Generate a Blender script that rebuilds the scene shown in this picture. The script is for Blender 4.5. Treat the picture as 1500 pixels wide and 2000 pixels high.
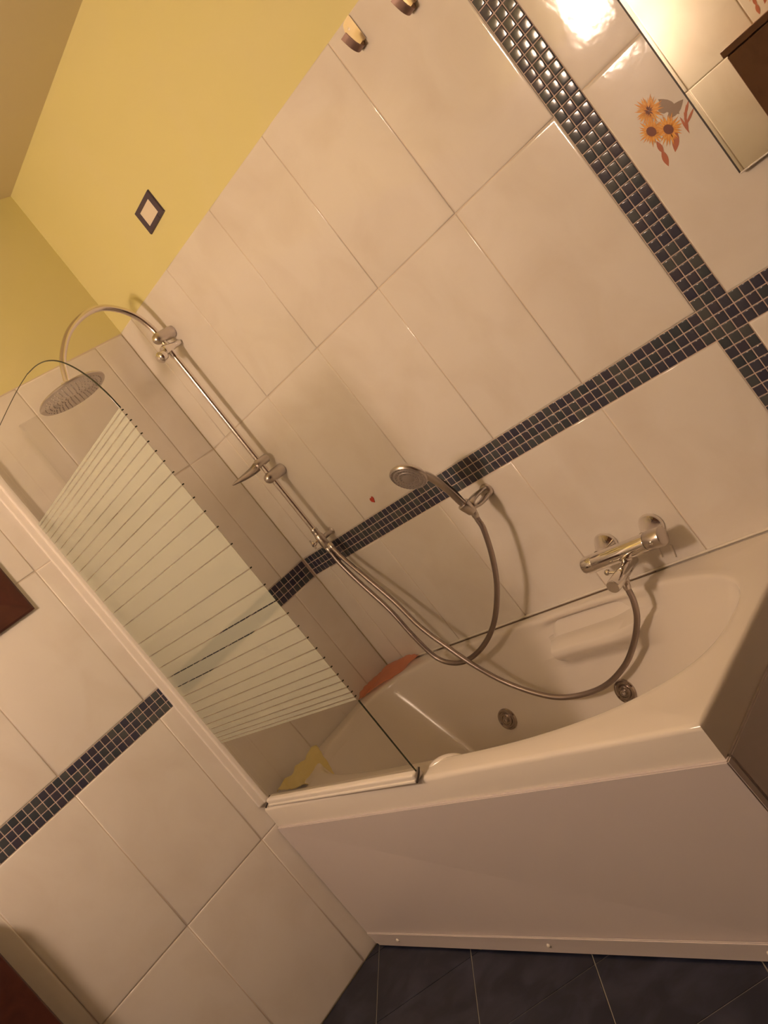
import bpy, bmesh, math, random
from mathutils import Vector, Matrix
random.seed(7)
S = bpy.context.scene
COL = S.collection
for o in list(bpy.data.objects): bpy.data.objects.remove(o)

# ------------------------------------------------------------------ camera, world, light, exposure
cam_d = bpy.data.cameras.new('camera'); cam = bpy.data.objects.new('camera', cam_d); COL.objects.link(cam)
R0 = Vector((0.54141818, 0.57127385, -0.61685699)); R1 = Vector((-0.33733207, -0.52444595, -0.78176948)); R2 = Vector((-0.77011261, 0.63134985, -0.09123558))
rm = Matrix((R0, -R1, -R2)).transposed().to_4x4()
cam.matrix_world = Matrix.Translation((2.62668537, -1.71025084, 0.31281793)) @ rm
cam_d.sensor_fit = 'VERTICAL'; cam_d.sensor_height = 24; cam_d.sensor_width = 18
cam_d.lens = 1655.852 / 2000 * 24; cam_d.clip_start = 0.02
S.camera = cam
w = bpy.data.worlds.new('world'); S.world = w; w.use_nodes = True
w.node_tree.nodes['Background'].inputs[0].default_value = (0.9, 0.6, 0.4, 1)
w.node_tree.nodes['Background'].inputs[1].default_value = 0.02
LAMP_COLOR = (1.0, 0.71, 0.525); LAMP_POWER = 111.0       # the wall sconce on the opposite wall, see wall_sconce
S.view_settings.view_transform = 'Standard'; S.view_settings.look = 'None'
S.view_settings.exposure = 0.0; S.view_settings.gamma = 1.0; S.view_settings.use_curve_mapping = False

# ------------------------------------------------------------------ materials
def mat(name, col, rough=0.5, metal=0.0, spec=0.5, bump=None, mottle=None, rnd=None, coat=0.0, alpha=None):
    m = bpy.data.materials.new(name); m.use_nodes = True; nt = m.node_tree; N = nt.nodes; L = nt.links
    b = N['Principled BSDF']
    b.inputs['Base Color'].default_value = (*col, 1); b.inputs['Roughness'].default_value = rough
    b.inputs['Metallic'].default_value = metal; b.inputs['Specular IOR Level'].default_value = spec
    b.inputs['Coat Weight'].default_value = coat
    tc = N.new('ShaderNodeNewGeometry')
    if mottle:      # (scale, second colour, strength, detail)
        n = N.new('ShaderNodeTexNoise'); n.inputs['Scale'].default_value = mottle[0]; n.inputs['Detail'].default_value = mottle[3]
        n.inputs['Distortion'].default_value = 0.6
        L.new(tc.outputs['Position'], n.inputs['Vector'])
        r = N.new('ShaderNodeMapRange'); r.inputs[1].default_value = 0.42; r.inputs[2].default_value = 0.72; r.inputs[4].default_value = mottle[2]
        L.new(n.outputs['Fac'], r.inputs[0])
        mx = N.new('ShaderNodeMix'); mx.data_type = 'RGBA'
        mx.inputs[6].default_value = (*col, 1); mx.inputs[7].default_value = (*mottle[1], 1)
        L.new(r.outputs[0], mx.inputs[0]); L.new(mx.outputs[2], b.inputs['Base Color'])
    if rnd:         # per-object shade of the colour
        oi = N.new('ShaderNodeObjectInfo'); cr = N.new('ShaderNodeValToRGB')
        for i, (p, c) in enumerate(rnd):
            e = cr.color_ramp.elements[i] if i < 2 else cr.color_ramp.elements.new(p)
            e.position = p; e.color = (*c, 1)
        cr.color_ramp.interpolation = 'CONSTANT'
        L.new(oi.outputs['Random'], cr.inputs[0]); L.new(cr.outputs[0], b.inputs['Base Color'])
    if bump:        # list of (scale, strength, distance)
        prev = None
        for sc, st, di in bump:
            n = N.new('ShaderNodeTexNoise'); n.inputs['Scale'].default_value = sc; n.inputs['Detail'].default_value = 2
            L.new(tc.outputs['Position'], n.inputs['Vector'])
            bp = N.new('ShaderNodeBump'); bp.inputs['Strength'].default_value = st; bp.inputs['Distance'].default_value = di
            L.new(n.outputs['Fac'], bp.inputs['Height'])
            if prev: L.new(prev.outputs[0], bp.inputs['Normal'])
            prev = bp
        L.new(prev.outputs[0], b.inputs['Normal'])
    return m

M = {}
M['tile'] = mat('cream_glazed_tile', (.80, .755, .70), .07, bump=[(9, .3, .0022), (26, .30, .0009), (70, .15, .0004)], mottle=(5.5, (.73, .67, .60), .8, 5))
M['grout'] = mat('beige_grout', (.70, .60, .50), .8)
M['groutl'] = mat('pinkish_grout', (.54, .43, .39), .8)
M['mosaic'] = mat('slate_blue_mosaic', (.06, .08, .14), .12, bump=[(45, .12, .0010)],
                  rnd=[(0, (.055, .058, .088)), (.2, (.050, .062, .080)), (.42, (.060, .056, .084)), (.6, (.070, .080, .095)), (.78, (.045, .047, .082)), (.9, (.085, .092, .100))])
M['floor'] = mat('blue_stone_tile', (.008, .011, .026), .32, bump=[(14, .25, .002), (60, .1, .0005)], mottle=(11, (.034, .038, .070), .9, 8))
M['floorgrout'] = mat('pale_floor_grout', (.36, .34, .30), .85)
M['acrylic'] = mat('white_acrylic', (.80, .745, .68), .13, bump=[(5, .12, .002)])
M['panel'] = mat('white_panel', (.66, .60, .60), .32, bump=[(260, .15, .0004)])
M['endpanel'] = M['panel']
M['plastic'] = mat('white_plastic', (.82, .77, .71), .3)
M['chrome'] = mat('chrome', (.80, .77, .76), .07, metal=1)
M['satin'] = mat('satin_chrome', (.62, .57, .55), .28, metal=1)
M['hose'] = mat('hose_metal', (.42, .36, .35), .36, metal=1)
M['pipe'] = mat('brushed_pipe', (.78, .72, .70), .16, metal=1)
M['hookarm'] = mat('hook_steel_reflecting_dark', (.30, .20, .17), .35, metal=.7)  # hook steel with its dark reflection put into the colour
M['jet'] = mat('dull_chrome', (.46, .40, .38), .16, metal=1)
M['nozzle'] = mat('nozzle_grey', (.42, .38, .36), .4, metal=.6)
M['dark'] = mat('dark_rubber_and_shade', (.03, .02, .018), .5)
M['wood'] = mat('dark_wood', (.075, .024, .016), .35, mottle=(18, (.045, .014, .010), .9, 6))
M['woodlight'] = mat('brown_wood', (.17, .075, .045), .4, mottle=(14, (.12, .05, .03), .9, 6))
M['blackwood'] = mat('black_inner', (.012, .006, .006), .4)
M['plateblue'] = mat('dark_slate_frame', (.075, .055, .09), .35)
M['platecream'] = mat('cream_insert', (.83, .74, .62), .4)
M['ceiling'] = mat('ceiling_paint', (.70, .62, .40), .8, mottle=(2, (.70, .60, .42), .6, 3))
M['cloth_y'] = mat('yellow_cloth', (.74, .62, .20), .85, bump=[(220, .5, .001)])
M['red'] = mat('red_sticker', (.50, .05, .03), .45)
M['hook'] = mat('hook_steel', (.80, .72, .60), .22, metal=.9)
M['silicone'] = mat('white_silicone', (.80, .74, .66), .35)
M['seam'] = mat('seam_shade', (.16, .09, .05), .7)
M['petal'] = mat('orange_petal_print', (.78, .34, .07), .15)
M['petal2'] = mat('amber_petal_print', (.86, .46, .12), .15)
M['seed'] = mat('brown_seed_print', (.20, .07, .05), .15)
M['leafg'] = mat('grey_leaf_print', (.33, .25, .20), .15)
M['leafr'] = mat('rust_leaf_print', (.50, .17, .10), .15)
M['mirror'] = mat('mirror_silver', (.86, .86, .77), .01, metal=1)

# wall plaster: yellow paint above the tiling, fine roller texture
M['yellow'] = mat('yellow_paint', (.76, .70, .32), .75, bump=[(140, .15, .0006)], mottle=(3, (.77, .70, .37), .6, 3))

def glass(name, tint, gloss=1.0):
    m = bpy.data.materials.new(name); m.use_nodes = True; nt = m.node_tree; N = nt.nodes; L = nt.links; N.clear()
    o = N.new('ShaderNodeOutputMaterial'); t = N.new('ShaderNodeBsdfTransparent'); t.inputs[0].default_value = (*tint, 1)
    g = N.new('ShaderNodeBsdfGlossy'); g.inputs['Roughness'].default_value = .02; g.inputs[0].default_value = (.95, .95, .95, 1)
    f = N.new('ShaderNodeFresnel'); f.inputs[0].default_value = 1.5
    x = N.new('ShaderNodeMixShader'); L.new(f.outputs[0], x.inputs[0]); L.new(t.outputs[0], x.inputs[1]); L.new(g.outputs[0], x.inputs[2])
    L.new(x.outputs[0], o.inputs[0]); return m
M['glass'] = glass('clear_glass', (.975, .98, .955))
M['glassedge'] = mat('dark_green_glass_edge', (.03, .035, .02), .2)

def translucent(name, dif, tr, see, wd=.5, rough=.5):
    m = bpy.data.materials.new(name); m.use_nodes = True; nt = m.node_tree; N = nt.nodes; L = nt.links; N.clear()
    o = N.new('ShaderNodeOutputMaterial')
    d = N.new('ShaderNodeBsdfPrincipled'); d.inputs['Base Color'].default_value = (*dif, 1); d.inputs['Roughness'].default_value = rough
    t = N.new('ShaderNodeBsdfTranslucent'); t.inputs[0].default_value = (*tr, 1)
    p = N.new('ShaderNodeBsdfTransparent'); p.inputs[0].default_value = (1, 1, 1, 1)
    a = N.new('ShaderNodeMixShader'); a.inputs[0].default_value = wd; L.new(d.outputs[0], a.inputs[1]); L.new(t.outputs[0], a.inputs[2])
    b = N.new('ShaderNodeMixShader'); b.inputs[0].default_value = see; L.new(a.outputs[0], b.inputs[1]); L.new(p.outputs[0], b.inputs[2])
    L.new(b.outputs[0], o.inputs[0]); return m
M['frost'] = translucent('frosted_print', (.70, .76, .63), (.92, .93, .86), .45, .38)
M['orange'] = translucent('orange_plastic', (.95, .42, .26), (.95, .48, .32), .42, .35, .35)

def emit(name, col, s):
    m = bpy.data.materials.new(name); m.use_nodes = True; nt = m.node_tree; nt.nodes.clear()
    o = nt.nodes.new('ShaderNodeOutputMaterial'); e = nt.nodes.new('ShaderNodeEmission')
    e.inputs[0].default_value = (*col, 1); e.inputs[1].default_value = s; nt.links.new(e.outputs[0], o.inputs[0]); return m
M['lamp'] = emit('lamp_diffuser', LAMP_COLOR, LAMP_POWER)

# ------------------------------------------------------------------ helpers
def link(name, mesh, parent=None):
    o = bpy.data.objects.new(name, mesh); COL.objects.link(o)
    if parent: o.parent = parent
    return o
def obj(name, verts, faces, m, parent=None, smooth=False):
    me = bpy.data.meshes.new(name); me.from_pydata([tuple(v) for v in verts], [], faces)
    me.materials.append(m)
    if smooth:
        for p in me.polygons: p.use_smooth = True
    me.update(); return link(name, me, parent)
def bobj(name, bm, m, parent=None, smooth=True):
    bmesh.ops.recalc_face_normals(bm, faces=bm.faces)
    me = bpy.data.meshes.new(name); bm.to_mesh(me); bm.free(); me.materials.append(m)
    if smooth:
        for p in me.polygons: p.use_smooth = True
    return link(name, me, parent)
def tag(o, label=None, cat=None, group=None, kind=None):
    if label: o['label'] = label
    if cat: o['category'] = cat
    if group: o['group'] = group
    if kind: o['kind'] = kind
    return o
def thing(name, label, cat, loc, group=None):
    o = bpy.data.objects.new(name, None); COL.objects.link(o); o.location = loc; o.empty_display_size = .05
    return tag(o, label, cat, group)
def own(root):      # children keep their world coordinates under a placed root
    bpy.context.view_layer.update()
    for c in root.children: c.matrix_parent_inverse = root.matrix_world.inverted()
def bm_box(bm, x0, x1, y0, y1, z0, z1, bev=0.0, seg=2):
    r = bmesh.ops.create_cube(bm, size=1)
    bmesh.ops.scale(bm, vec=(x1-x0, y1-y0, z1-z0), verts=r['verts'])
    bmesh.ops.translate(bm, vec=((x0+x1)/2, (y0+y1)/2, (z0+z1)/2), verts=r['verts'])
    if bev:
        es = list({e for v in r['verts'] for e in v.link_edges})
        bmesh.ops.bevel(bm, geom=es, offset=bev, segments=seg, affect='EDGES', profile=.5)
def box(name, x0, x1, y0, y1, z0, z1, m, parent=None, bev=0.0, seg=2):
    bm = bmesh.new(); bm_box(bm, x0, x1, y0, y1, z0, z1, bev, seg)
    o = bobj(name, bm, m, parent, smooth=False); 
    if bev:
        for p in o.data.polygons: p.use_smooth = p.area < 4*bev*max(x1-x0, y1-y0, z1-z0)
    return o
def frame_of(d):
    d = d.normalized(); a = Vector((0, 0, 1)) if abs(d.z) < .9 else Vector((1, 0, 0))
    u = d.cross(a).normalized(); return u, d.cross(u).normalized()
def lathe_data(base, axis, prof, n=28, verts=None, faces=None):
    """prof: list of (radius, height along axis)"""
    verts = [] if verts is None else verts; faces = [] if faces is None else faces
    base = Vector(base); axis = Vector(axis).normalized(); u, v = frame_of(axis); k0 = len(verts)
    for r, h in prof:
        for i in range(n):
            a = 2*math.pi*i/n
            verts.append(base + axis*h + u*(r*math.cos(a)) + v*(r*math.sin(a)))
    for j in range(len(prof)-1):
        for i in range(n):
            a = k0+j*n+i; b = k0+j*n+(i+1) % n
            faces.append((a, b, b+n, a+n))
    faces.append(tuple(k0+i for i in range(n))[::-1]); faces.append(tuple(k0+(len(prof)-1)*n+i for i in range(n)))
    return verts, faces
def lathe(name, base, axis, prof, m, parent=None, n=28, smooth=True):
    v, f = lathe_data(base, axis, prof, n)
    o = obj(name, v, f, m, parent, smooth)
    if smooth: sharpen(o)
    return o
def sharpen(o, ang=40):
    me = o.data; bm = bmesh.new(); bm.from_mesh(me); bmesh.ops.recalc_face_normals(bm, faces=bm.faces)
    for e in bm.edges:
        if len(e.link_faces) == 2 and e.calc_face_angle(0) > math.radians(ang): e.smooth = False
    bm.to_mesh(me); bm.free()
def spline(pts, per=12):
    P = [Vector(p) for p in pts]; out = []
    for i in range(len(P)-1):
        p0 = P[i-1] if i else P[0]*2-P[1]; p1 = P[i]; p2 = P[i+1]; p3 = P[i+2] if i+2 < len(P) else P[-1]*2-P[-2]
        for k in range(per):
            t = k/per
            out.append(.5*((2*p1)+(p2-p0)*t+(2*p0-5*p1+4*p2-p3)*t*t+(3*p1-p0-3*p2+p3)*t**3))
    out.append(P[-1]); return out
def tube(name, pts, rad, m, parent=None, n=12, smooth=True):
    """rad: number or function(index, length so far)"""
    verts = []; faces = []; u = None; s = 0
    for i, p in enumerate(pts):
        d = (pts[min(i+1, len(pts)-1)]-pts[max(i-1, 0)]).normalized()
        if u is None: u, _ = frame_of(d)
        u = (u-d*u.dot(d)).normalized(); v = d.cross(u)
        if i: s += (pts[i]-pts[i-1]).length
        r = rad(i, s) if callable(rad) else rad
        for k in range(n):
            a = 2*math.pi*k/n; verts.append(p+u*(r*math.cos(a))+v*(r*math.sin(a)))
    for j in range(len(pts)-1):
        for i in range(n):
            a = j*n+i; b = j*n+(i+1) % n; faces.append((a, b, b+n, a+n))
    faces.append(tuple(range(n))[::-1]); faces.append(tuple((len(pts)-1)*n+i for i in range(n)))
    o = obj(name, verts, faces, m, parent, smooth); sharpen(o, 60); return o
def resample(pts, step):
    out = [pts[0]]; acc = 0
    for i in range(1, len(pts)):
        a, b = pts[i-1], pts[i]; L = (b-a).length
        while acc+L >= step:
            t = (step-acc)/L; a = a.lerp(b, t); out.append(a.copy()); L = (b-a).length; acc = 0
        acc += L
    return out
def ball(name, c, r, m, parent=None, n=20, axis=(0, 0, 1), sq=1.0):
    prof = [(max(1e-4, r*math.sin(math.pi*i/12)), -r*sq*math.cos(math.pi*i/12)) for i in range(13)]
    return lathe(name, c, axis, prof, m, parent, n)

# a glazed tile as a quad (four front corners p, in order) with a cushioned edge; inward normal nrm points into the room
def tile_mesh(name, p, nrm, m, depth=.007, edge=.0035):
    p = [Vector(q) for q in p]; c = sum(p, Vector())/4; nrm = Vector(nrm)
    def ring(ins, d):
        out = []
        for i in range(4):
            a = (p[i-1]-p[i]).normalized(); b = (p[(i+1) % 4]-p[i]).normalized()
            out.append(p[i]+(a+b)*ins-nrm*d)
        return out
    rings = [ring(0, depth), ring(0, edge*.55), ring(edge*.3, edge*.22), ring(edge, .0002), ring(edge*1.9, 0)]
    v = [q for r in rings for q in r]; f = []
    for j in range(4):
        for i in range(4):
            f.append((j*4+i, j*4+(i+1) % 4, (j+1)*4+(i+1) % 4, (j+1)*4+i))
    f.append((16, 17, 18, 19))
    me = bpy.data.meshes.new(name); me.from_pydata([tuple(q) for q in v], [], f); me.materials.append(m)
    bm = bmesh.new(); bm.from_mesh(me)
    bmesh.ops.recalc_face_normals(bm, faces=bm.faces)
    big = max(bm.faces, key=lambda q: q.calc_area())
    if big.normal.dot(nrm) < 0: bmesh.ops.reverse_faces(bm, faces=bm.faces)
    for q in bm.faces: q.smooth = True
    bm.to_mesh(me); bm.free()
    return me

FZ = -1.03                       # floor level
def ceil_z(x): return 1.718-.028*x
def top_z(x): return 1.118-.045*x      # upper edge of the tiling on the back wall
def mid_z(x): return .592-.0125*x
XR = 3.30; YF = -2.25            # far side wall, opposite wall
P = .025                         # mosaic pitch
BX = 1.7556                      # left edge of the upright mosaic band
G = .0012                        # half a joint

# ------------------------------------------------------------------ the room
def slab(name, quad, nrm, th, m):
    q = [Vector(p) for p in quad]; n = Vector(nrm)
    v = q+[p-n*th for p in q]
    f = [(0, 1, 2, 3), (7, 6, 5, 4)]+[(i, i+4, (i+1) % 4+4, (i+1) % 4) for i in range(4)]
    o = obj(name, v, f, m); bm = bmesh.new(); bm.from_mesh(o.data); bmesh.ops.recalc_face_normals(bm, faces=bm.faces); bm.to_mesh(o.data); bm.free()
    return tag(o, kind='structure')
W = .0035   # plaster face lies just behind the tile faces
wall_back = slab('wall_back', [(-.1, W, FZ-.1), (XR+.1, W, FZ-.1), (XR+.1, W, ceil_z(XR)+.1), (-.1, W, ceil_z(0)+.1)], (0, -1, 0), .1, M['yellow'])
wall_left = slab('wall_left', [(-W, .1, FZ-.1), (-W, .1, 1.82), (-W, YF-.1, 1.82), (-W, YF-.1, FZ-.1)], (1, 0, 0), .1, M['yellow'])
wall_front = slab('wall_front', [(-.1, YF-W, FZ-.1), (XR+.1, YF-W, FZ-.1), (XR+.1, YF-W, 1.82), (-.1, YF-W, 1.82)], (0, 1, 0), .1, M['yellow'])
wall_right = slab('wall_right', [(XR+W, .1, FZ-.1), (XR+W, .1, 1.82), (XR+W, YF-.1, 1.82), (XR+W, YF-.1, FZ-.1)], (-1, 0, 0), .1, M['woodlight'])  # unseen; made dark brown to keep bounced light off the tub end
ceiling = slab('ceiling', [(-.1, .1, ceil_z(-.1)), (XR+.1, .1, ceil_z(XR+.1)), (XR+.1, YF-.1, ceil_z(XR+.1)), (-.1, YF-.1, ceil_z(-.1))], (0, 0, -1), .1, M['ceiling'])
floor = slab('floor', [(-.1, .1, FZ-.002), (XR+.1, .1, FZ-.002), (XR+.1, YF-.1, FZ-.002), (-.1, YF-.1, FZ-.002)], (0, 0, 1), .1, M['floorgrout'])

wall_names = {}
def add_tile(parent, corners, nrm, m=None, name='tile'):
    me = tile_mesh(name, corners, nrm, m or M['tile']); o = link(name, me, parent); return o

# grout beds behind the tiles
obj('grout_bed', [(-W, W-.0012, FZ), (BX, W-.0012, FZ), (XR, W-.0012, FZ), (XR, W-.0012, top_z(XR)-.002), (0, W-.0012, top_z(0)-.002), (-W, W-.0012, top_z(0)-.002)], [(0, 1, 2, 3, 4, 5)], M['grout'], wall_back)
obj('grout_bed', [(-W+.0012, 0, FZ), (-W+.0012, YF, FZ), (-W+.0012, YF, 1.108), (-W+.0012, 0, 1.116)], [(0, 1, 2, 3)], M['grout'], wall_left)
obj('grout_bed', [(0, YF-W+.0012, FZ), (XR, YF-W+.0012, FZ), (XR, YF-W+.0012, 1.08), (0, YF-W+.0012, 1.08)], [(0, 1, 2, 3)], M['grout'], wall_front)

colsA = [0, .105, .436, .766, 1.097, 1.427, BX]
colsA2 = [BX+3*P, 2.163, 2.495, 2.827, 3.16, XR]
def zt(x): return top_z(x)
rowsA = [(lambda x: FZ, lambda x: -.505), (lambda x: -.505, lambda x: 0.0), (lambda x: 3*P, mid_z), (mid_z, top_z)]
flower_tile = None
for cols in (colsA, colsA2):
    for i in range(len(cols)-1):
        x0, x1 = cols[i]+G, cols[i+1]-G
        for lo, hi in rowsA:
            t = add_tile(wall_back, [(x0, 0, lo(x0)+G), (x1, 0, lo(x1)+G), (x1, 0, hi(x1)-G), (x0, 0, hi(x0)-G)], (0, -1, 0))
            if cols is colsA2 and i == 0 and hi is mid_z: flower_tile = t
colsB = [0, -.12, -.45, -.78, -1.108, -1.433, -1.76, -2.09, YF]
rowsB = [(FZ, -.505), (-.505, 0), (3*P, .592), (.592, 1.112)]
for i in range(len(colsB)-1):
    y0, y1 = colsB[i]-G, colsB[i+1]+G
    for lo, hi in rowsB:
        add_tile(wall_left, [(0, y0, lo+G), (0, y1, lo+G), (0, y1, hi-G), (0, y0, hi-G)], (1, 0, 0))
colsF = [0, .165, .50, .83, 1.165, 1.495, 1.825, 2.155, 2.485, 2.815, 3.145, XR]
flower_tile_f = None
for i in range(len(colsF)-1):
    for lo, hi in [(FZ, -.505), (-.505, .08), (.08, .585), (.585, 1.085)]:
        t = add_tile(wall_front, [(colsF[i]+G, YF, lo+G), (colsF[i+1]-G, YF, lo+G), (colsF[i+1]-G, YF, hi-G), (colsF[i]+G, YF, hi-G)], (0, 1, 0))
        if abs(colsF[i]-1.495) < .01 and lo == .585: flower_tile_f = t
# ---- mosaic bands: every small square is a piece of its own
def mosaic_master(axis):
    h = P/2-.00115
    if axis == 'A': q = [(-h, 0, -h), (h, 0, -h), (h, 0, h), (-h, 0, h)]; n = (0, -1, 0)
    else: q = [(0, h, -h), (0, -h, -h), (0, -h, h), (0, h, h)]; n = (1, 0, 0)
    return tile_mesh('mosaic_tile', q, n, M['mosaic'], depth=.005, edge=.0022)
mA, mB = mosaic_master('A'), mosaic_master('B')
def band_bed(name, v):
    return tag(obj(name, v, [(0, 1, 2, 3)], M['groutl']), kind='structure')
trim_1 = band_bed('trim_1', [(0, .0012, .0005), (BX+3*P+24*P*.5, .0012, .0005), (BX+3*P+24*P*.5, .0012, 3*P-.0005), (0, .0012, 3*P-.0005)])
trim_2 = band_bed('trim_2', [(BX+.0005, .0013, -.43), (BX+3*P-.0005, .0013, -.43), (BX+3*P-.0005, .0013, top_z(BX)-.002), (BX+.0005, .0013, top_z(BX)-.002)])
trim_3 = band_bed('trim_3', [(-.0012, 0, .0005), (-.0012, -2.0, .0005), (-.0012, -2.0, 3*P-.0005), (-.0012, 0, 3*P-.0005)])
for t, l in ((trim_1, 'level band of small dark blue mosaic squares on the back wall'), (trim_2, 'upright band of small dark blue mosaic squares right of the mixer'), (trim_3, 'level band of small dark blue mosaic squares on the left wall')): t['label'] = l
def put_mosaic(me, loc, parent):
    o = bpy.data.objects.new('mosaic_tile', me); COL.objects.link(o); o.parent = parent
    o.location = loc
    o.rotation_euler = (random.gauss(0, .006), random.gauss(0, .004), random.gauss(0, .006)); return o
for k in range(-70, 15):
    for r in range(3):
        if 0 <= k < 3: continue
        x = BX+(k+.5)*P
        if x < 0: continue
        put_mosaic(mA, (x, 0, (r+.5)*P), trim_1)
for k in range(-16, 42):
    for c in range(3): put_mosaic(mA, (BX+(c+.5)*P, 0, (k+.5)*P), trim_2)
for k in range(76):
    for r in range(3): put_mosaic(mB, (0, -.0075-(k+.5)*P, (r+.5)*P), trim_3)

# ---- floor tiles laid on the diagonal, cut by the walls
U0, DU, V0, DV = -.697, .4805, 1.230, .4500
for a in range(-8, 12):
    for b in range(-8, 12):
        u0, u1 = U0+a*DU+.0022, U0+(a+1)*DU-.0022; v0, v1 = V0+b*DV+.0022, V0+(b+1)*DV-.0022
        quad = [((u+v)/2, (u-v)/2) for u, v in ((u0, v0), (u1, v0), (u1, v1), (u0, v1))]
        def clip(poly, f, lim, keep):
            out = []
            for i in range(len(poly)):
                p, q = poly[i-1], poly[i]; pp, qq = keep*(p[f]-lim), keep*(q[f]-lim)
                if (pp > 0) != (qq > 0):
                    t = pp/(pp-qq); out.append((p[0]+(q[0]-p[0])*t, p[1]+(q[1]-p[1])*t))
                if qq > 0: out.append(q)
            return out
        poly = clip(clip(clip(clip(quad, 0, .001, 1), 0, XR-.001, -1), 1, YF+.001, 1), 1, -.60, -1)
        if len(poly) < 3: continue
        bm = bmesh.new(); vs = [bm.verts.new((x, y, FZ)) for x, y in poly]; fc = bm.faces.new(vs)
        if fc.calc_area() < 1e-4: bm.free(); continue
        fc.normal_update()
        if fc.normal.z < 0: fc.normal_flip()
        ex = bmesh.ops.extrude_face_region(bm, geom=[fc])
        bmesh.ops.translate(bm, vec=(0, 0, -.0018), verts=[g for g in ex['geom'] if isinstance(g, bmesh.types.BMVert)])
        bobj('floor_tile', bm, M['floor'], floor, smooth=False)

# silicone bead, and a dark line painted as the shadow gap between tub and tiles
t5 = tag(tube('trim_4', [Vector((0.02, -.002, -.437)), Vector((.8, -.002, -.437)), Vector((1.67, -.002, -.437))], .0040, M['silicone'], n=8), kind='structure')
t6 = tag(tube('trim_5', [Vector((.31, -.0085, -.4395)), Vector((.8, -.0085, -.4395)), Vector((1.27, -.0085, -.4395))], .0011, M['seam'], n=6), kind='structure')

# ------------------------------------------------------------------ printed sunflowers on a tile
def flower_print(parent, f):
    """f(u, v, lift) maps metres right/up of the print's centre onto the tile face"""
    def disc(name, cu, cv, ru, rv, m, lift, n=18, rot=0):
        v = [f(cu, cv, lift)]
        for i in range(n):
            a = 2*math.pi*i/n; x, y = ru*math.cos(a), rv*math.sin(a)
            v.append(f(cu+x*math.cos(rot)-y*math.sin(rot), cv+x*math.sin(rot)+y*math.cos(rot), lift))
        obj(name, v, [(0, i+1, (i+1) % n+1) for i in range(n)], m, parent)
    def petals(cu, cv, r0, r1, n, m, lift, seed):
        rr = random.Random(seed); v = []; fc = []
        for i in range(n):
            a = 2*math.pi*(i+rr.uniform(-.3, .3))/n; r = r1*rr.uniform(.82, 1.1); h = math.pi/n*1.25
            k = len(v)
            for rad, ang in ((r0, a-h*.7), (r0+(r-r0)*.5, a-h*.8), (r, a), (r0+(r-r0)*.5, a+h*.8), (r0, a+h*.7)):
                v.append(f(cu+rad*math.cos(ang), cv+rad*math.sin(ang), lift))
            fc.append(tuple(range(k, k+5)))
        obj('petal_print', v, fc, m, parent)
    def leaf(cu, cv, L, w_, ang, m, lift):
        v = []
        for i in range(13):
            t = i/6 if i <= 6 else (12-i)/6; s = 1 if i <= 6 else -1
            x = L*(t-.5); y = s*w_*math.sin(math.pi*t)
            v.append(f(cu+x*math.cos(ang)-y*math.sin(ang), cv+x*math.sin(ang)+y*math.cos(ang), lift))
        obj('leaf_print', v[:12], [tuple(range(12))], m, parent)
    leaf(.030, .024, .050, .010, 1.9, M['leafg'], .0003); leaf(.036, .012, .045, .009, .2, M['leafg'], .00032); leaf(.022, .030, .030, .012, 2.6, M['leafg'], .00034)
    for i, (c, d, a) in enumerate([(.046, -.008, .9), (.050, -.016, .5), (.040, -.018, 1.2), (.052, -.002, .7), (.034, -.022, 1.5)]): leaf(c, d, .036, .0025, a, M['leafr'], .0003+.00001*i)
    leaf(-.026, -.024, .028, .005, 1.5, M['leafr'], .0003); leaf(-.030, -.046, .034, .006, 1.35, M['leafr'], .00031); leaf(.004, -.034, .040, .007, .9, M['leafr'], .0003)
    for (cu, cv, r, m, sd, core) in [(-.004, .043, .025, M['petal'], 1, 0), (-.022, .010, .023, M['petal'], 2, 1), (.006, -.008, .025, M['petal2'], 3, 1)]:
        petals(cu, cv, .002, r*1.18, 24, M['petal'], .00036+.00003*sd, sd); petals(cu, cv, .002, r*1.0, 20, M['petal2'], .00038+.00003*sd, sd+9); petals(cu, cv, .002, r*.72, 16, M['petal'], .00041+.00003*sd, sd+19)
        if core: disc('seed_print', cu, cv, .0085, .0105, M['seed'], .00055, rot=.5)
        else: petals(cu, cv, .0005, .010, 11, M['seed'], .00055, 5)
flower_print(flower_tile, lambda u, v, l: (1.917+u, -l, .409+v))
flower_print(flower_tile_f, lambda u, v, l: (1.575+u*1.3, YF+l, .705+v*1.3))

# ------------------------------------------------------------------ bathtub
tub = thing('bathtub', 'white acrylic bathtub with a cream panel front, along the tiled back wall', 'bathtub', (.83, -.35, FZ))
RZ = -.440
def tub_front(x): return -.714+.023*x
TXR = 1.677
def sup(theta, xl, xr, yf, yb, nl=3.6, nr=2.7, cx=.85):
    c, s = math.cos(theta), math.sin(theta); n = nr if c > 0 else nl
    px = math.copysign(abs(c)**(2/n), c); py = math.copysign(abs(s)**(2/n), s)
    cy = (yf+yb)/2; x = cx+px*((xr-cx) if px > 0 else (cx-xl)); y = cy+py*(yb-yf)/2
    return x, y
NT = 320
rings = []
def rect_ring(ins, z):
    out = []
    for i in range(NT):
        a = 2*math.pi*i/NT; c, s = math.cos(a), math.sin(a); m = max(abs(c), abs(s)); u, v = c/m, s/m
        # keep density near the matching opening points
        x0, x1 = .002+ins, TXR-ins; x = (x0+x1)/2+u*(x1-x0)/2
        y0, y1 = tub_front(x)+ins, -.003-ins; y = (y0+y1)/2+v*(y1-y0)/2
        out.append((x, y, z))
    return out
rings.append(rect_ring(.014, -.515)); rings.append(rect_ring(.0, -.516)); rings.append(rect_ring(.0, -.512))
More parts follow.
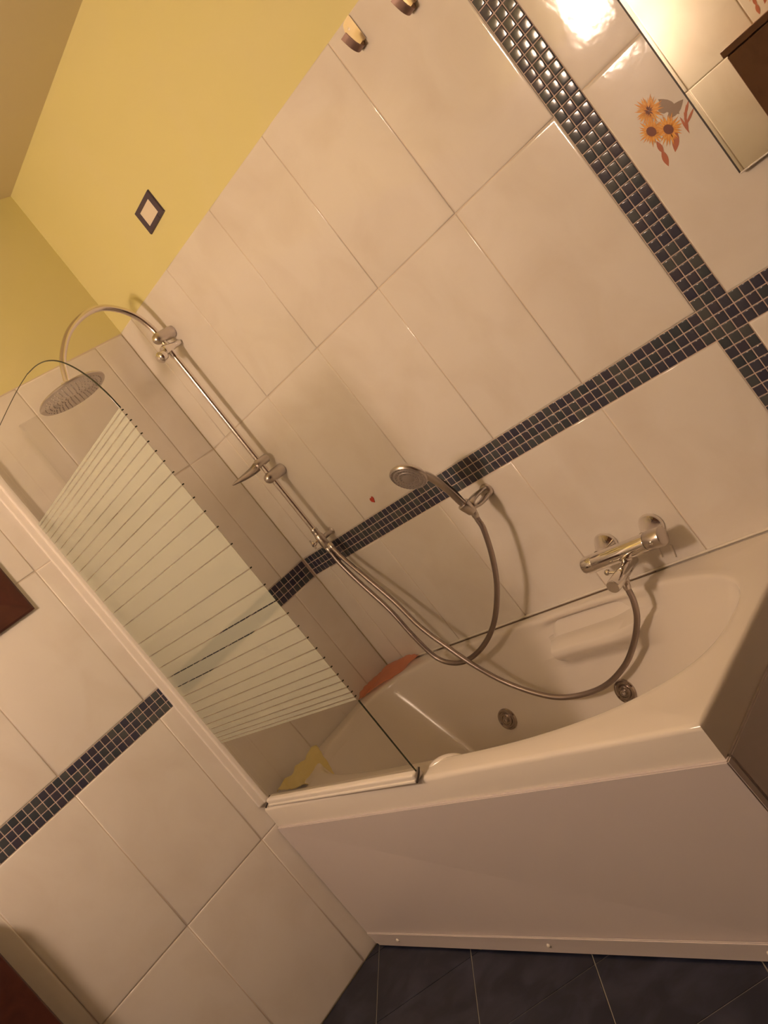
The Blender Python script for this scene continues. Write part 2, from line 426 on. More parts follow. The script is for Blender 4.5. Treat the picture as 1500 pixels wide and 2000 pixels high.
rings.append(rect_ring(.0, RZ-.012)); rings.append(rect_ring(.0015, RZ-.006)); rings.append(rect_ring(.006, RZ-.0012)); rings.append(rect_ring(.012, RZ))
top = (.088, 1.613, -.622, -.047); bot = (.33, 1.26, -.53, -.128)
def open_ring(t, ins, z):
    b = [top[i]+(bot[i]-top[i])*t for i in range(4)]
    return [(*sup(2*math.pi*i/NT, b[0]+ins, b[1]-ins, b[2]+ins, b[3]-ins), z) for i in range(NT)]
rings.append(open_ring(0, -.024, RZ)); rings.append(open_ring(0, -.008, RZ)); rings.append(open_ring(0, -.0025, RZ-.0022)); rings.append(open_ring(0, .001, RZ-.008))
nd = 60
for k in range(1, nd+1):
    t = k/nd; rings.append(open_ring(t**1.15, .001, RZ-.008-.342*t))
for k in range(1, 7):
    a = k/6*math.pi/2; rings.append(open_ring(1, .001+.06*(1-math.cos(a)), RZ-.35-.055*math.sin(a)))
rings.append(open_ring(1, .14, RZ-.410))
verts = [Vector(p) for r in rings for p in r]
def sm(a, b, x):
    t = min(1, max(0, (x-a)/(b-a))); return t*t*(3-2*t)
for v in verts:     # moulded armrests in both long sides
    if v.z < RZ-.004 and v.z > -.80:
        rr = sm(.850, .864, v.x)*(1-sm(1.09, 1.30, v.x)); lo = -.575+.03*(v.x-.87)/.3
        g = sm(-.450, -.478, v.z)*(1-sm(-.500, -.512, v.z))
        s = sm(-.498, -.512, v.z)*(1-sm(-.525, -.60, v.z))
        if v.y > -.30: v.y += rr*(.036*g-.062*s)
        else: v.y -= 0
faces = []
for j in range(len(rings)-1):
    for i in range(NT):
        a = j*NT+i; b = j*NT+(i+1) % NT; faces.append((a, b, b+NT, a+NT))
k = len(verts); verts.append(Vector((.80, -.33, RZ-.412)))
for i in range(NT): faces.append(((len(rings)-1)*NT+i, (len(rings)-1)*NT+(i+1) % NT, k))
basin = obj('basin', verts, faces, M['acrylic'], tub, True); sharpen(basin, 50)
# moulded grip beside the screen
grip_pts = spline([(.848, -.668, -.456), (.872, -.640, -.446), (.905, -.615, -.455), (.93, -.596, -.486), (.945, -.586, -.52)], 8)
tube('grip', grip_pts, lambda i, s: .007+.006*math.sin(math.pi*min(1, i/30)), M['acrylic'], tub, n=14)
# front and end panels
def panel(name, tl, tr, br, bl, nrm, th, m, parent):
    q = [Vector(p) for p in (tl, tr, br, bl)]; n = Vector(nrm); bm = bmesh.new()
    v = [bm.verts.new(p) for p in q]+[bm.verts.new(p-n*th) for p in q]
    for f in [(0, 1, 2, 3), (7, 6, 5, 4)]+[(i, i+4, (i+1) % 4+4, (i+1) % 4) for i in range(4)]: bm.faces.new([v[i] for i in f])
    bmesh.ops.recalc_face_normals(bm, faces=bm.faces)
    bmesh.ops.bevel(bm, geom=list(bm.edges), offset=.0025, segments=2, affect='EDGES')
    return bobj(name, bm, m, parent, smooth=False)
front = panel('front_panel', (.004, -.7225, -.5165), (TXR+.006, -.6835, -.5165), (TXR+.006, -.652, FZ+.003), (.004, -.716, FZ+.003), (0, -1, 0), .018, M['panel'], tub)
panel('end_panel', (TXR+.007, -.665, -.5165), (TXR+.007, -.004, -.5165), (TXR+.007, -.004, FZ+.003), (TXR+.007, -.633, FZ+.003), (1, 0, 0), .016, M['panel'], tub)
def fy(x, z):   # face of the front panel
    t = (z+.5165)/(FZ+.003+.5165); a = -.7225+.039*x/1.683; b = -.716+.064*x/1.683; return a+(b-a)*t
kz = -.972
ks = panel('kick_strip', (.012, fy(.012, kz)-.007, kz), (TXR, fy(TXR, kz)-.007, kz), (TXR, fy(TXR, FZ)-.007, FZ+.004), (.034, fy(.034, FZ)-.007, FZ+.004), (0, -1, 0), .0066, M['panel'], tub)
for x in (.165, .83, 1.45):
    z = -.998; lathe('screw', (x, fy(x, z)-.0068, z), (0, -1, 0), [(.0062, 0), (.0060, .0018), (.0042, .0042), (.001, .0052)], M['plastic'], ks, n=12)
# massage jets low on the back side of the basin
def basin_back(x, z):
    t = ((RZ-.008-z)/.342)**1.15; q = [top[i]+(bot[i]-top[i])*t for i in range(4)]; n = 2.7 if x > .85 else 3.6
    px = abs((x-.85)/((q[1]-.85) if x > .85 else (.85-q[0]))); py = (1-px**n)**(1/n)
    return Vector((x, (q[2]+q[3])/2+py*(q[3]-q[2])/2, z))
for jx in (.522, 1.018):
    jz = -.700; b = basin_back(jx, jz)
    n = (basin_back(jx, jz+.01)-b).cross(basin_back(jx+.01, jz)-b).normalized()
    if n.y > 0: n = -n
    b = b+n*.003
    j = lathe('massage_jet', b, n, [(.020, -.006), (.036, -.004), (.0365, .002), (.034, .0055), (.029, .0065), (.0275, .0045), (.022, .0038), (.0205, .007), (.016, .0085), (.0145, .006), (.009, .0055)], M['jet'], tub, n=32)
    jn = lathe('jet_nozzle', b+n*.005, n, [(.0085, 0), (.0095, .006), (.008, .0095), (.0055, .0098), (.0048, .004)], M['satin'], j, n=20)
own(tub)

# ------------------------------------------------------------------ glass screen on the tub rim
GY = -.690; GX0, GX1 = .026, .861
scr = thing('shower_screen', 'fixed glass bath screen with frosted horizontal stripes and a rounded top corner', 'shower screen', (.44, GY, RZ))
outline = [(GX0, -.419), (GX1, -.419), (GX1, .700)]
outline += [(x, z) for x, z in [(.855, .748), (.838, .800), (.812, .846), (.775, .886), (.728, .915), (.672, .934), (.605, .946), (.53, .951), (.42, .954), (.25, .955), (GX0, .955)]]
def prism(name, pts, y0, y1, m, parent):
    n = len(pts); v = [(x, y0, z) for x, z in pts]+[(x, y1, z) for x, z in pts]
    f = [tuple(range(n)), tuple(range(2*n-1, n-1, -1))]+[(i, (i+1) % n, (i+1) % n+n, i+n) for i in range(n)]
    o = obj(name, v, f, m, parent); bm = bmesh.new(); bm.from_mesh(o.data); bmesh.ops.recalc_face_normals(bm, faces=bm.faces); bm.to_mesh(o.data); bm.free(); return o
pane = obj('glass_pane', [(x, GY, z) for x, z in outline], [tuple(range(len(outline)))], M['glass'], scr)
edge = [Vector((x, GY, z)) for x, z in outline]
tube('glass_edge', [Vector((GX1, GY, z)) for z in (-.419, -.35, -.28, -.192)], .0024, M['glassedge'], scr, n=6)
top_pts = edge[2:10]
tube('glass_edge', spline(top_pts, 5), lambda i, s: .0024-.0012*min(1, s/.45), M['glassedge'], scr, n=6)
tube('glass_edge', spline(edge[9:], 4), .0011, M['glassedge'], scr, n=6)
up = [.703, .693, .679, .663, .644, .624, .600, .572, .542, .509, .473, .433, .392, .345, .293]
zs = up+[.514-z for z in up[::-1]]
for a, b in zip(zs[:-1], zs[1:]):
    g = .0016
    obj('frosted_stripe', [(GX0+.002, GY-.0022, b+g), (GX1-.0015, GY-.0022, b+g), (GX1-.0015, GY-.0022, a-g), (GX0+.002, GY-.0022, a-g)], [(0, 1, 2, 3)], M['frost'], scr)   # a printed layer on the pane
    if b > zs[-1]: obj('glass_edge', *(lambda v: (v, [(0, 1, 2, 3)]))([(GX1+.0018, GY-.0035, b-g), (GX1+.0018, GY+.003, b-g), (GX1+.0018, GY+.003, b+g), (GX1+.0018, GY-.0035, b+g)]), M['glassedge'], scr)
# white wall profile in two steps and bottom rail
bm = bmesh.new(); bm_box(bm, .0005, .013, -.724, -.676, RZ+.012, .965, .0035, 2); bm_box(bm, .012, .027, -.704, -.680, RZ+.014, .962, .0035, 2)
prof = bobj('wall_profile', bm, M['plastic'], scr, smooth=False)
bm = bmesh.new(); bm_box(bm, .041, .862, -.7075, -.676, RZ+.0005, RZ+.0235, .006, 3); bm_box(bm, .043, .860, -.711, -.704, RZ+.0005, RZ+.009, .003, 2)
bobj('bottom_rail', bm, M['plastic'], scr, smooth=False)
tube('end_cap', spline([(.866, -.680, RZ+.024), (.8655, -.694, RZ+.012), (.8655, -.712, RZ+.003)], 5), .0028, M['dark'], scr, n=8)
tube('end_cap', spline([(.0385, -.684, RZ+.024), (.0385, -.704, RZ+.013), (.030, -.716, RZ+.003)], 5), .0024, M['dark'], scr, n=8)
own(scr)

# ------------------------------------------------------------------ shower column
RX, RY = .255, -.057
colm = thing('shower_column', 'chrome shower riser with curved arm and round rain head in the corner', 'shower column', (RX, 0, .1))
tube('riser_pipe', [Vector((RX, RY, .105)), Vector((RX, RY, .5)), Vector((RX, RY, .97))], .0100, M['pipe'], colm, n=20)
arm_pts = spline([(RX, RY, .955), (RX, RY-.002, 1.005), (.257, -.078, 1.060), (.26, -.113, 1.103), (.262, -.168, 1.136), (.265, -.238, 1.138), (.267, -.322, 1.108), (.269, -.395, 1.046), (.27, -.428, .990), (.27, -.436, .972)], 8)
tube('shower_arm', arm_pts, .0105, M['pipe'], colm, n=18)
hc = Vector((.27, -.445, .940)); hn = Vector((.05, -.09, -1)).normalized()
lathe('arm_collar', hc-hn*.040, hn, [(.0115, 0), (.0125, .002), (.0125, .012), (.017, .014), (.018, .024), (.014, .030)], M['chrome'], colm, n=20)
head = lathe('rain_head', hc, hn, [(.012, -.014), (.030, -.011), (.075, -.006), (.108, -.002), (.1105, .002), (.109, .005), (.103, .0065)], M['satin'], colm, n=56)
nv, nf = [], []
u_, v_ = frame_of(hn)
for ring in range(1, 8):
    for i in range(6*ring):
        a = 2*math.pi*i/(6*ring); c = hc+hn*.006+u_*(ring*.0135*math.cos(a))+v_*(ring*.0135*math.sin(a))
        lathe_data(c, hn, [(.0022, 0), (.0016, .003)], 6, nv, nf)
nz = obj('nozzles', nv, nf, M['nozzle'], head); nz['kind'] = 'stuff'
# wall brackets: a fat rounded barrel standing off the wall round the pipe
def bracket(z, L=.088, r=.0205):
    pr = [(r*.9, .0005), (r, .004)]
    pr += [(r, L-.026)]+[(r*math.cos(a), L-.026+.024*math.sin(a)) for a in [math.pi/2*k/7 for k in range(1, 7)]]+[(.001, L-.002)]
    lathe('wall_bracket', (RX, 0, z), (0, -1, 0), pr, M['satin'], colm, n=28)
bracket(.966); bracket(.380)
# upper slider: cone with ball knob
lathe('slider', (RX+.004, -.004, .921), (0, -1, 0), [(.004, 0), (.008, .004), (.0165, .062), (.018, .075), (.016, .080)], M['chrome'], colm, n=24)
lathe('pipe_collar', (RX, RY, .940), (0, 0, -1), [(.0125, 0), (.0135, .003), (.0135, .048), (.0115, .054)], M['chrome'], colm, n=20)
ball('slider_knob', (RX+.002, -.096, .908), .0195, M['chrome'], colm, axis=(.1, -1, -.1), sq=.95)
lathe('knob_ring', (RX+.002, -.104, .907), (.1, -1, -.1), [(.0192, -.004), (.0202, -.001), (.0196, .003), (.0150, .0095), (.006, .0125)], M['chrome'], colm, n=24)
# lower slider with a thin pointed lever
lathe('slider', (RX, -.018, .440), (0, -1, 0), [(.008, 0), (.0150, .006), (.0165, .022), (.0165, .052), (.012, .060)], M['satin'], colm, n=22)
lv = spline([(.252, -.072, .436), (.247, -.098, .432), (.244, -.132, .432), (.243, -.160, .433), (.242, -.190, .434)], 6)
vv, ff = [], []
for i, p in enumerate(lv):
    t = i/(len(lv)-1); wd = .0155*(1-t)**.75+.0018; hh = .0050*(1-t)+.0012
    vv += [p+Vector((0, 0, wd)), p+Vector((hh, 0, 0)), p+Vector((0, 0, -wd)), p+Vector((-hh, 0, 0))]
for i in range(len(lv)-1):
    for k in range(4): ff.append((i*4+k, i*4+(k+1) % 4, (i+1)*4+(k+1) % 4, (i+1)*4+k))
ff += [(3, 2, 1, 0), tuple(len(vv)-4+k for k in range(4))]
obj('lever', vv, ff, M['satin'], colm, True)
# diverter at the foot of the pipe
lathe('pipe_collar', (RX, RY, .155), (0, 0, -1), [(.0105, 0), (.0125, .003), (.0125, .012), (.0115, .015), (.0125, .018), (.0125, .026)], M['satin'], colm, n=18)
lathe('diverter', (RX, RY, .128), (0, 0, -1), [(.0125, 0), (.0155, .006), (.0155, .046), (.012, .054)], M['satin'], colm, n=20)
lathe('wall_stub', (RX, -.0005, .108), (0, -1, 0), [(.014, 0), (.014, .003), (.009, .006), (.009, .048)], M['satin'], colm, n=20)
dk = lathe('diverter_knob', (RX-.004, RY-.013, .112), (-.25, -1, 0), [(.006, 0), (.005, .010), (.0095, .012), (.0105, .018), (.0095, .024), (.004, .027)], M['chrome'], colm, n=18)
tube('knob_arm', [Vector((RX-.012, RY-.034, .130)), Vector((RX-.010, RY-.034, .112)), Vector((RX-.008, RY-.034, .094))], .0036, M['chrome'], dk, n=8)
own(colm)

# ------------------------------------------------------------------ hand shower on its wall holder
hold = thing('shower_holder', 'slotted satin chrome holder on the wall just below the mosaic band', 'shower holder', (.962, 0, -.036))
# a flat loop standing out from the wall: two cheeks with an open slot, and a cup at its end
bm = bmesh.new()
def loop_ring(h, ins):
    pts = []
    for i in range(36):
        a = 2*math.pi*i/36; c, s = math.cos(a), math.sin(a)
        pts.append((.962+h, -.047+(.047-ins)*math.copysign(abs(c)**.8, c), -.036+(.0180-ins*.95)*math.copysign(abs(s)**.8, s)))
    return pts
rg = [loop_ring(-.016, 0), loop_ring(.016, 0), loop_ring(.016, .0115), loop_ring(-.016, .0115)]
vs = [[bm.verts.new(p) for p in r] for r in rg]
for j in range(4):
    for i in range(36): bm.faces.new([vs[j][i], vs[j][(i+1) % 36], vs[(j+1) % 4][(i+1) % 36], vs[(j+1) % 4][i]])
bmesh.ops.recalc_face_normals(bm, faces=bm.faces)
bmesh.ops.bevel(bm, geom=[e for e in bm.edges if e.calc_face_angle(0) > 1], offset=.0025, segments=2, affect='EDGES')
o = bobj('bracket_loop', bm, M['satin'], hold)
lathe('wall_plate', (.962, -.0005, -.036), (0, -1, 0), [(.021, 0), (.0215, .003), (.0195, .012), (.016, .016)], M['satin'], hold, n=28)
hd = Vector((0, -.35, 1)).normalized()
cup0 = Vector((.961, -.100, -.034))
lathe('cup', cup0-hd*.018, hd, [(.0125, 0), (.0155, .004), (.0185, .034), (.0175, .038), (.0135, .038)], M['satin'], hold, n=24)
own(hold)
hs = thing('hand_shower', 'chrome hand shower with round perforated head, resting in the wall holder', 'hand shower', (.961, -.10, -.03))
hp = spline([cup0-hd*.022, cup0+hd*.02, (.961, -.116, .030), (.961, -.130, .075), (.961, -.150, .112), (.961, -.172, .132)], 7)
vv, ff = [], []
for i, p in enumerate(hp):
    t = i/(len(hp)-1); ru = .0105+.0045*t; rv = .0100-.0005*t
    d = (hp[min(i+1, len(hp)-1)]-hp[max(i-1, 0)]).normalized(); ux = Vector((1, 0, 0)); vx = d.cross(ux)
    for k in range(16):
        a = 2*math.pi*k/16; vv.append(p+ux*(ru*math.cos(a))+vx*(rv*math.sin(a)))
for i in range(len(hp)-1):
    for k in range(16): ff.append((i*16+k, i*16+(k+1) % 16, (i+1)*16+(k+1) % 16, (i+1)*16+k))
ff += [tuple(range(16))[::-1], tuple(len(vv)-16+k for k in range(16))]
hnd = obj('handle', vv, ff, M['satin'], hs, True); sharpen(hnd, 60)
# dark inset along the handle's back
ins = [p+Vector((.009, .0035, .001)) for p in hp[6:26]]
tube('handle_inset', ins, lambda i, s: .0042*math.sin(math.pi*(i+1)/21)+.0008, M['dark'], hs, n=8)
hc2 = Vector((.960, -.203, .140)); n2 = Vector((.02, -.86, -.50)).normalized()
hh = lathe('spray_head', hc2, n2, [(.012, -.024), (.030, -.020), (.046, -.010), (.0515, -.002), (.0515, .003), (.049, .006)], M['satin'], hs, n=40)
lathe('spray_face', hc2, n2, [(.0485, .0058), (.047, .0078), (.042, .0062), (.040, .0062), (.038, .0078), (.030, .0066), (.028, .0066), (.0265, .008), (.018, .0068), (.0165, .0068), (.014, .0085), (.004, .0090)], M['nozzle'], hs, n=40)
nv, nf = [], []; u_, v_ = frame_of(n2)
for rr_, cnt in ((.045, 34), (.034, 24), (.022, 16)):
    for i in range(cnt):
        a = 2*math.pi*i/cnt; lathe_data(hc2+n2*.0062+u_*(rr_*math.cos(a))+v_*(rr_*math.sin(a)), n2, [(.0016, 0), (.0011, .003)], 6, nv, nf)
nz = obj('nozzles', nv, nf, M['nozzle'], hh); nz['kind'] = 'stuff'
own(hs)

# ------------------------------------------------------------------ hoses
H1 = [(.9615, -.094, -.052), (.957, -.095, -.075), (0.953, -0.097, -0.11), (0.914, -0.1, -0.194), (0.855, -0.105, -0.281), (0.76, -0.11, -0.372), (0.661, -0.115, -0.429), (0.563, -0.12, -0.456), (0.488, -0.12, -0.451), (0.43, -0.118, -0.411), (0.395, -0.11, -0.314), (0.362, -0.095, -0.206), (0.306, -0.08, -0.088), (0.268, -0.068, 0.005), (RX+.001, -0.060, 0.072)]
H2 = [(1.259, -.118, -.392), (1.258, -0.122, -0.405), (1.253, -0.128, -0.443), (1.227, -0.13, -0.492), (1.171, -0.13, -0.552), (1.094, -0.13, -0.61), (1.0, -0.135, -0.65), (0.907, -0.14, -0.66), (0.818, -0.145, -0.647), (0.741, -0.145, -0.61), (0.664, -0.145, -0.549), (0.601, -0.146, -0.469), (0.543, -0.138, -0.388), (0.474, -0.122, -0.295), (0.412, -0.095, -0.19), (0.352, -0.08, -0.078), (0.300, -0.066, 0.011), (RX+.012, -0.052, 0.078)]
def hose(pts, label, loc):
    t = thing('shower_hose', label, 'hose', loc, None)
    p = resample(spline(pts, 16), .0024)
    tube('hose_sleeve', p, lambda i, s: .0080+(.0007 if i % 2 else -.0006), M['hose'], t, n=10)
    for e, q in ((0, 6), (-1, -7)):
        a, b = p[e], p[q]; lathe('hose_nut', a, (b-a), [(.0088, -.004), (.0102, -.002), (.0102, .012), (.0085, .018)], M['satin'], t, n=12)
    own(t); return t
hose(H1, 'ribbed metal hose hanging in a loop from the hand shower holder', H1[0])
hose(H2, 'ribbed metal hose sagging from the bath mixer down into the tub', H2[0])

# ------------------------------------------------------------------ thermostatic bath mixer
mx = thing('bath_mixer', 'chrome bar mixer on two round wall flanges above the tub', 'mixer tap', (1.27, 0, -.33))
MZ, MY = -.326, -.072
c0 = Vector((1.150, MY, MZ-.004)); c1 = Vector((1.402, MY, MZ-.004)); ax = (c1-c0); L = ax.length
lathe('mixer_body', c0, ax, [(.020, 0), (.0235, .002), (.0240, .006), (.0240, L-.048), (.0236, L-.0465)], M['chrome'], mx, n=40)
kb = lathe('temperature_knob', c0+ax.normalized()*(L-.045), ax, [(.0236, 0), (.0246, .002), (.0246, .038), (.0232, .044), (.020, .046)], M['satin'], mx, n=40)
lathe('knob_button', c0+ax.normalized()*(L-.022)+Vector((0, -.0235, .003)), (0, -1, .1), [(.0055, 0), (.0055, .003), (.004, .0042)], M['chrome'], kb, n=14)
lathe('flow_knob', c0+ax.normalized()*-.001, ax, [(.019, -.004), (.0232, -.001), (.0244, .003), (.0244, .034), (.0236, .036)], M['chrome'], mx, n=40)
for x in (1.190, 1.342):
    lathe('wall_flange', (x, -.0005, -.320), (0, -1, -.04), [(.0335, 0), (.0340, .003), (.0310, .010), (.0150, .040), (.0140, .055)], M['chrome'], mx, n=36)
sp = Vector((1.270, -.052, MZ-.040)); 
lathe('spout', sp, (0, -1, 0), [(.015, 0), (.0175, .003), (.0178, .122), (.0165, .1255)], M['chrome'], mx, n=32)
lathe('spout_neck', (1.270, MY, MZ-.018), (0, 0, -1), [(.019, 0), (.016, .010), (.0155, .022)], M['chrome'], mx, n=24)
lathe('diverter_pull', (1.243, -.112, MZ-.031), (-1, 0, .35), [(.004, -.014), (.004, .010), (.008, .012), (.0085, .018), (.006, .022)], M['chrome'], mx, n=16)
lathe('hose_outlet', (1.262, -.110, MZ-.050), (-.05, -.15, -1), [(.0105, 0), (.0105, .010), (.0085, .014), (.0085, .020)], M['satin'], mx, n=18)
own(mx)

# ------------------------------------------------------------------ small things on the walls
cp = thing('cover_plate', 'dark slate framed cover plate with a cream centre on the yellow wall', 'wall plate', (.546, .003, 1.236))
x0, x1, z0, z1 = .487, .607, 1.196, 1.277
bm = bmesh.new()
rect = lambda a, b, c, d, y: [bm.verts.new(p) for p in ((a, y, c), (b, y, c), (b, y, d), (a, y, d))]
r1, r2, r3, r4 = rect(x0, x1, z0, z1, .003), rect(x0+.002, x1-.002, z0+.002, z1-.002, -.003), rect(x0+.022, x1-.022, z0+.016, z1-.016, -.003), rect(x0+.022, x1-.022, z0+.016, z1-.016, .002)
for a, b in ((r1, r2), (r2, r3), (r3, r4)):
    for i in range(4): bm.faces.new([a[i], a[(i+1) % 4], b[(i+1) % 4], b[i]])
bobj('plate_frame', bm, M['plateblue'], cp, smooth=False)
box('plate_insert', x0+.0222, x1-.0222, -.0015, .003, z0+.0162, z1-.0162, M['platecream'], cp, .0008)
box('plate_seam', x1-.034, x1-.0325, -.0034, -.0028, z0+.001, z0+.0155, M['blackwood'], cp)
own(cp)

def wall_hook(cx, cz, label):
    t = thing('wall_hook', label, 'hook', (cx, 0, cz), 'metal hooks on the top tiles')
    w_, h_ = .0185, .031
    pts = [(-w_*.82, h_*.55), (-w_*.45, h_*.9), (0, h_), (w_*.9, h_), (w_, h_*.9), (w_, -h_), (-w_, -h_), (-w_, h_*.2)]
    o = prism('plate', [(cx+a, cz+b) for a, b in pts], -.0028, -.0004, M['hook'], t)
    lathe('screw', (cx-.002, -.0028, cz+.012), (0, -1, 0), [(.0032, 0), (.003, .0008), (.001, .0011)], M['satin'], t, n=10)
    cur = spline([(cx, -.0016, cz-h_+.002), (cx, -.006, cz-h_-.007), (cx, -.017, cz-h_-.008), (cx, -.027, cz-h_+.001), (cx, -.034, cz-h_+.016), (cx, -.038, cz-h_+.030)], 5)
    vv, ff = [], []
    for i, p in enumerate(cur):
        d = (cur[min(i+1, len(cur)-1)]-cur[max(i-1, 0)]).normalized(); nn = Vector((1, 0, 0)).cross(d)
        for sx, sn in ((-1, -1), (1, -1), (1, 1), (-1, 1)): vv.append(p+Vector((sx*.0095, 0, 0))+nn*(.0016*sn))
    for i in range(len(cur)-1):
        for k in range(4): ff.append((i*4+k, i*4+(k+1) % 4, (i+1)*4+(k+1) % 4, (i+1)*4+k))
    ff += [(3, 2, 1, 0), tuple(len(vv)-4+k for k in range(4))]
    obj('hook_arm', vv, ff, M['hookarm'], t, False)
    own(t)
wall_hook(1.498, 1.016, 'flat metal hook on the top tile, the one nearer the yellow paint')
wall_hook(1.648, .972, 'flat metal hook on the top tile, the one nearer the upright mosaic band')

hv = [(0, .006), (.005, .011), (.010, .008), (.010, .001), (.002, -.011), (-.008, -.004), (-.010, .004), (-.005, .009)]
tag(prism('sticker', [(.534+a, .119+b) for a, b in hv], -.0022, -.0003, M['red'], None), 'small red heart-shaped sticker on the tile just above the level mosaic band', 'sticker')

# clear torn adhesive clip below the mixer
clip = thing('adhesive_clip', 'small clear adhesive clip on the tile between mixer and tub rim', 'clip', (1.335, 0, -.40))
for i, (a, b) in enumerate((((1.318, -.377), (1.306, -.412)), ((1.352, -.388), (1.340, -.424)))):
    bm = bmesh.new(); bm_box(bm, -.0035, .0035, -.004, -.0004, -.018, .018, .001, 1)
    bmesh.ops.rotate(bm, verts=bm.verts, cent=(0, 0, 0), matrix=Matrix.Rotation(.33, 3, 'Y'))
    bmesh.ops.translate(bm, verts=bm.verts, vec=((a[0]+b[0])/2, 0, (a[1]+b[1])/2)); bobj('strip', bm, M['silicone'], clip, smooth=False)
own(clip)

# ------------------------------------------------------------------ cloth and plastic on the tub rim
def crumple(name, fn, nu, nv, m, label, cat, amp=.003, seed=1, th=.0012):
    from mathutils import noise
    vs = []; fs = []
    for j in range(nv+1):
        for i in range(nu+1):
            u, v = i/nu, j/nv; p = Vector(fn(u, v)); q = p*38+Vector((seed*7.1, 0, 0))
            p += Vector((noise.noise(q), noise.noise(q+Vector((9, 3, 1))), abs(noise.noise(q+Vector((1, 8, 4))))*1.6))*amp
            vs.append(p)
    for j in range(nv):
        for i in range(nu):
            a = j*(nu+1)+i; fs.append((a, a+1, a+nu+2, a+nu+1))
    o = obj(name, vs, fs, m, None, True)
    s = o.modifiers.new('thickness', 'SOLIDIFY'); s.thickness = th
    return tag(o, label, cat)
def orange_fn(u, v):    # lies in the back left corner, longest along the back wall
    ax_, ay = .006, -.012
    a = Vector((.006, -.195)); b = Vector((.215, -.010)); c = Vector((.020, -.020))
    edge_p = a.lerp(b, u); bulge = math.sin(math.pi*u)*.022; edge_p += Vector((.6, -.75))*bulge
    back = Vector((.007, -.15)).lerp(Vector((.19, -.008)), u) if False else (Vector((.008, -.165+.15*min(1, u*1.6))) if u < .6 else Vector((.008+(u-.6)/.4*.19, -.012)))
    p = back.lerp(edge_p, v)
    return (p.x, p.y, RZ+.004+.010*(1-v)+.004*math.sin(9*u+5*v))
crumple('plastic_sheet', orange_fn, 30, 12, M['orange'], 'crumpled translucent orange plastic sheet in the back corner of the tub rim', 'plastic sheet', .005, 2, .0006)
def yellow_fn(u, v):
    # from the left rim down the sloping end of the basin
    a = Vector((.035, -.655, RZ+.010)).lerp(Vector((.100, -.478, RZ+.032)), u)
    b = Vector((.075, -.660, RZ+.010)).lerp(Vector((.122, -.495, RZ+.012)), u)
    c = Vector((.200, -.655, RZ+.010)).lerp(Vector((.195, -.545, RZ-.066)), u)
    p = a.lerp(b, v*2) if v < .5 else b.lerp(c, (v-.5)*2)
    p.z += .007*math.sin(u*9+v*4)**2; p.x += .004*math.sin(u*20)
    return p
crumple('cleaning_cloth', yellow_fn, 26, 20, M['cloth_y'], 'crumpled yellow cleaning cloth draped over the left rim behind the glass screen', 'cloth', .006, 5, .002)

# ------------------------------------------------------------------ mirror on the back wall, right of the sunflower tile
mr = thing('wall_mirror', 'frameless mirror with polished edges right of the sunflower tile', 'mirror', (2.3, 0, .253))
box('mirror_glass', 1.988, 2.62, -.0135, -.0085, .254, 1.05, M['mirror'], mr)
box('backing_board', 1.990, 2.618, -.0085, -.0006, .257, 1.045, M['dark'], mr)
bm = bmesh.new(); bm_box(bm, 1.9865, 2.6215, -.0150, -.0080, .2515, .2545, .0008, 1)
bobj('edge_or_gap_shade', bm, M['plastic'], mr, smooth=False)
box('edge_or_gap_shade', 1.9855, 1.9882, -.0145, -.0080, .2535, 1.05, M['dark'], mr)  # dark strip painted for the shaded gap at the mirror's left edge
own(mr)

# ------------------------------------------------------------------ dark wooden things on the left wall
fm = thing('picture_frame', 'dark brown wooden frame hanging on the left wall', 'picture frame', (0, -1.12, .5))
y0, y1, z0, z1, fw = -.857, -1.40, .5, 1.00, .085
bm = bmesh.new()
def rect2(i, x): return [bm.verts.new(p) for p in ((x, y0-i, z0+i), (x, y1+i, z0+i), (x, y1+i, z1-i), (x, y0-i, z1-i))]
rr_ = [rect2(0, .0006), rect2(0, .011), rect2(.006, .014), rect2(fw*.5, .012), rect2(fw, .006), rect2(fw, .003)]
for a, b in zip(rr_[:-1], rr_[1:]):
    for i in range(4): bm.faces.new([a[i], a[(i+1) % 4], b[(i+1) % 4], b[i]])
bobj('frame', bm, M['wood'], fm, smooth=False)
box('inner_panel', .0015, .0045, y1+fw-.002, y0-fw+.002, z0+fw-.002, z1-fw+.002, M['blackwood'], fm)
own(fm)
cb = thing('tall_cabinet', 'dark brown wooden cabinet against the left wall', 'cabinet', (.07, -1.74, FZ))
bm = bmesh.new(); bm_box(bm, .001, .125, -1.98, -1.500, FZ+.08, -.05, .004, 2); bobj('body', bm, M['wood'], cb, smooth=False)
box('top_board', .001, .135, -1.985, -1.497, -.049, -.028, M['wood'], cb, .003)
box('plinth', .001, .105, -1.97, -1.515, FZ+.001, FZ+.08, M['blackwood'], cb)
dr = box('door', .1255, .142, -1.735, -1.5035, FZ+.085, -.055, M['wood'], cb, .003)
dl = box('door', .1255, .142, -1.975, -1.739, FZ+.085, -.055, M['wood'], cb, .003)
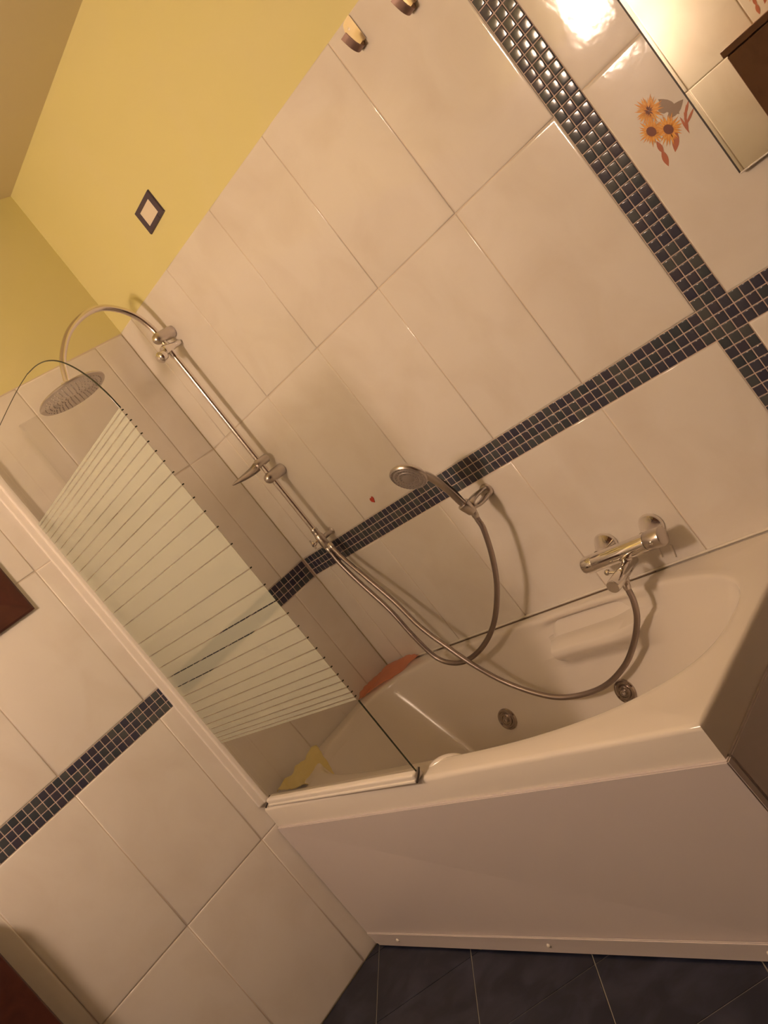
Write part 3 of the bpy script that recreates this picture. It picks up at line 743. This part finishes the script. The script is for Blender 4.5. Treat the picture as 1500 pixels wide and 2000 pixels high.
for d, y in ((dr, -1.715), (dl, -1.76)): lathe('door_knob', (.142, y, -.45), (1, 0, 0), [(.005, 0), (.005, .012), (.011, .016), (.011, .022), (.006, .026)], M['satin'], d, n=16)
own(cb)

# ------------------------------------------------------------------ opposite wall: what the mirror and the glaze reflect
oc = thing('wall_cabinet', 'brown wooden wall cabinet seen in the mirror', 'cabinet', (1.72, YF, .3))
box('body', 1.398, 2.05, YF+.0008, -2.117, .02, .575, M['woodlight'], oc, .003)
box('top_board', 1.388, 2.06, YF+.0008, -2.100, .5755, .604, M['woodlight'], oc, .003)
dd = box('door', 1.400, 1.7225, -2.1165, -2.101, .025, .570, M['woodlight'], oc, .003)
d2 = box('door', 1.7255, 2.048, -2.1165, -2.101, .025, .570, M['woodlight'], oc, .003)
for d, x in ((dd, 1.70), (d2, 1.748)): lathe('door_knob', (x, -2.101, .12), (0, 1, 0), [(.005, 0), (.005, .012), (.010, .016), (.010, .022), (.006, .026)], M['satin'], d, n=16)
own(oc)
ls = thing('wall_sconce', 'rectangular wall lamp with a glowing diffuser on the wall opposite the tub', 'lamp', (1.0, YF, 1.0))
box('housing', .885, 1.115, YF+.0005, -2.1905, .958, 1.242, M['plastic'], ls, .004)
box('diffuser', .900, 1.100, -2.1900, -2.110, .973, 1.227, M['lamp'], ls, .004)
own(ls)

# unseen dark door added in the right wall to cut bounced light
d1 = tag(box('added_door', XR-.012, XR+.0005, -2.02, -1.12, FZ+.004, .98, M['wood'], None, .004), kind='structure')
lathe('door_handle', (XR-.012, -1.20, 0), (-1, 0, 0), [(.024, 0), (.024, .004), (.009, .006), (.009, .045)], M['satin'], d1, n=20)
tag(box('trim_6', XR-.018, XR+.0005, -1.115, -1.04, FZ+.002, 1.06, M['wood'], None, .003), kind='structure')  # casing of the added door, unseen too
tag(box('trim_7', XR-.018, XR+.0005, -2.10, -2.025, FZ+.002, 1.06, M['wood'], None, .003), kind='structure')
tag(box('trim_8', XR-.018, XR+.0005, -2.024, -1.116, .985, 1.06, M['wood'], None, .003), kind='structure')
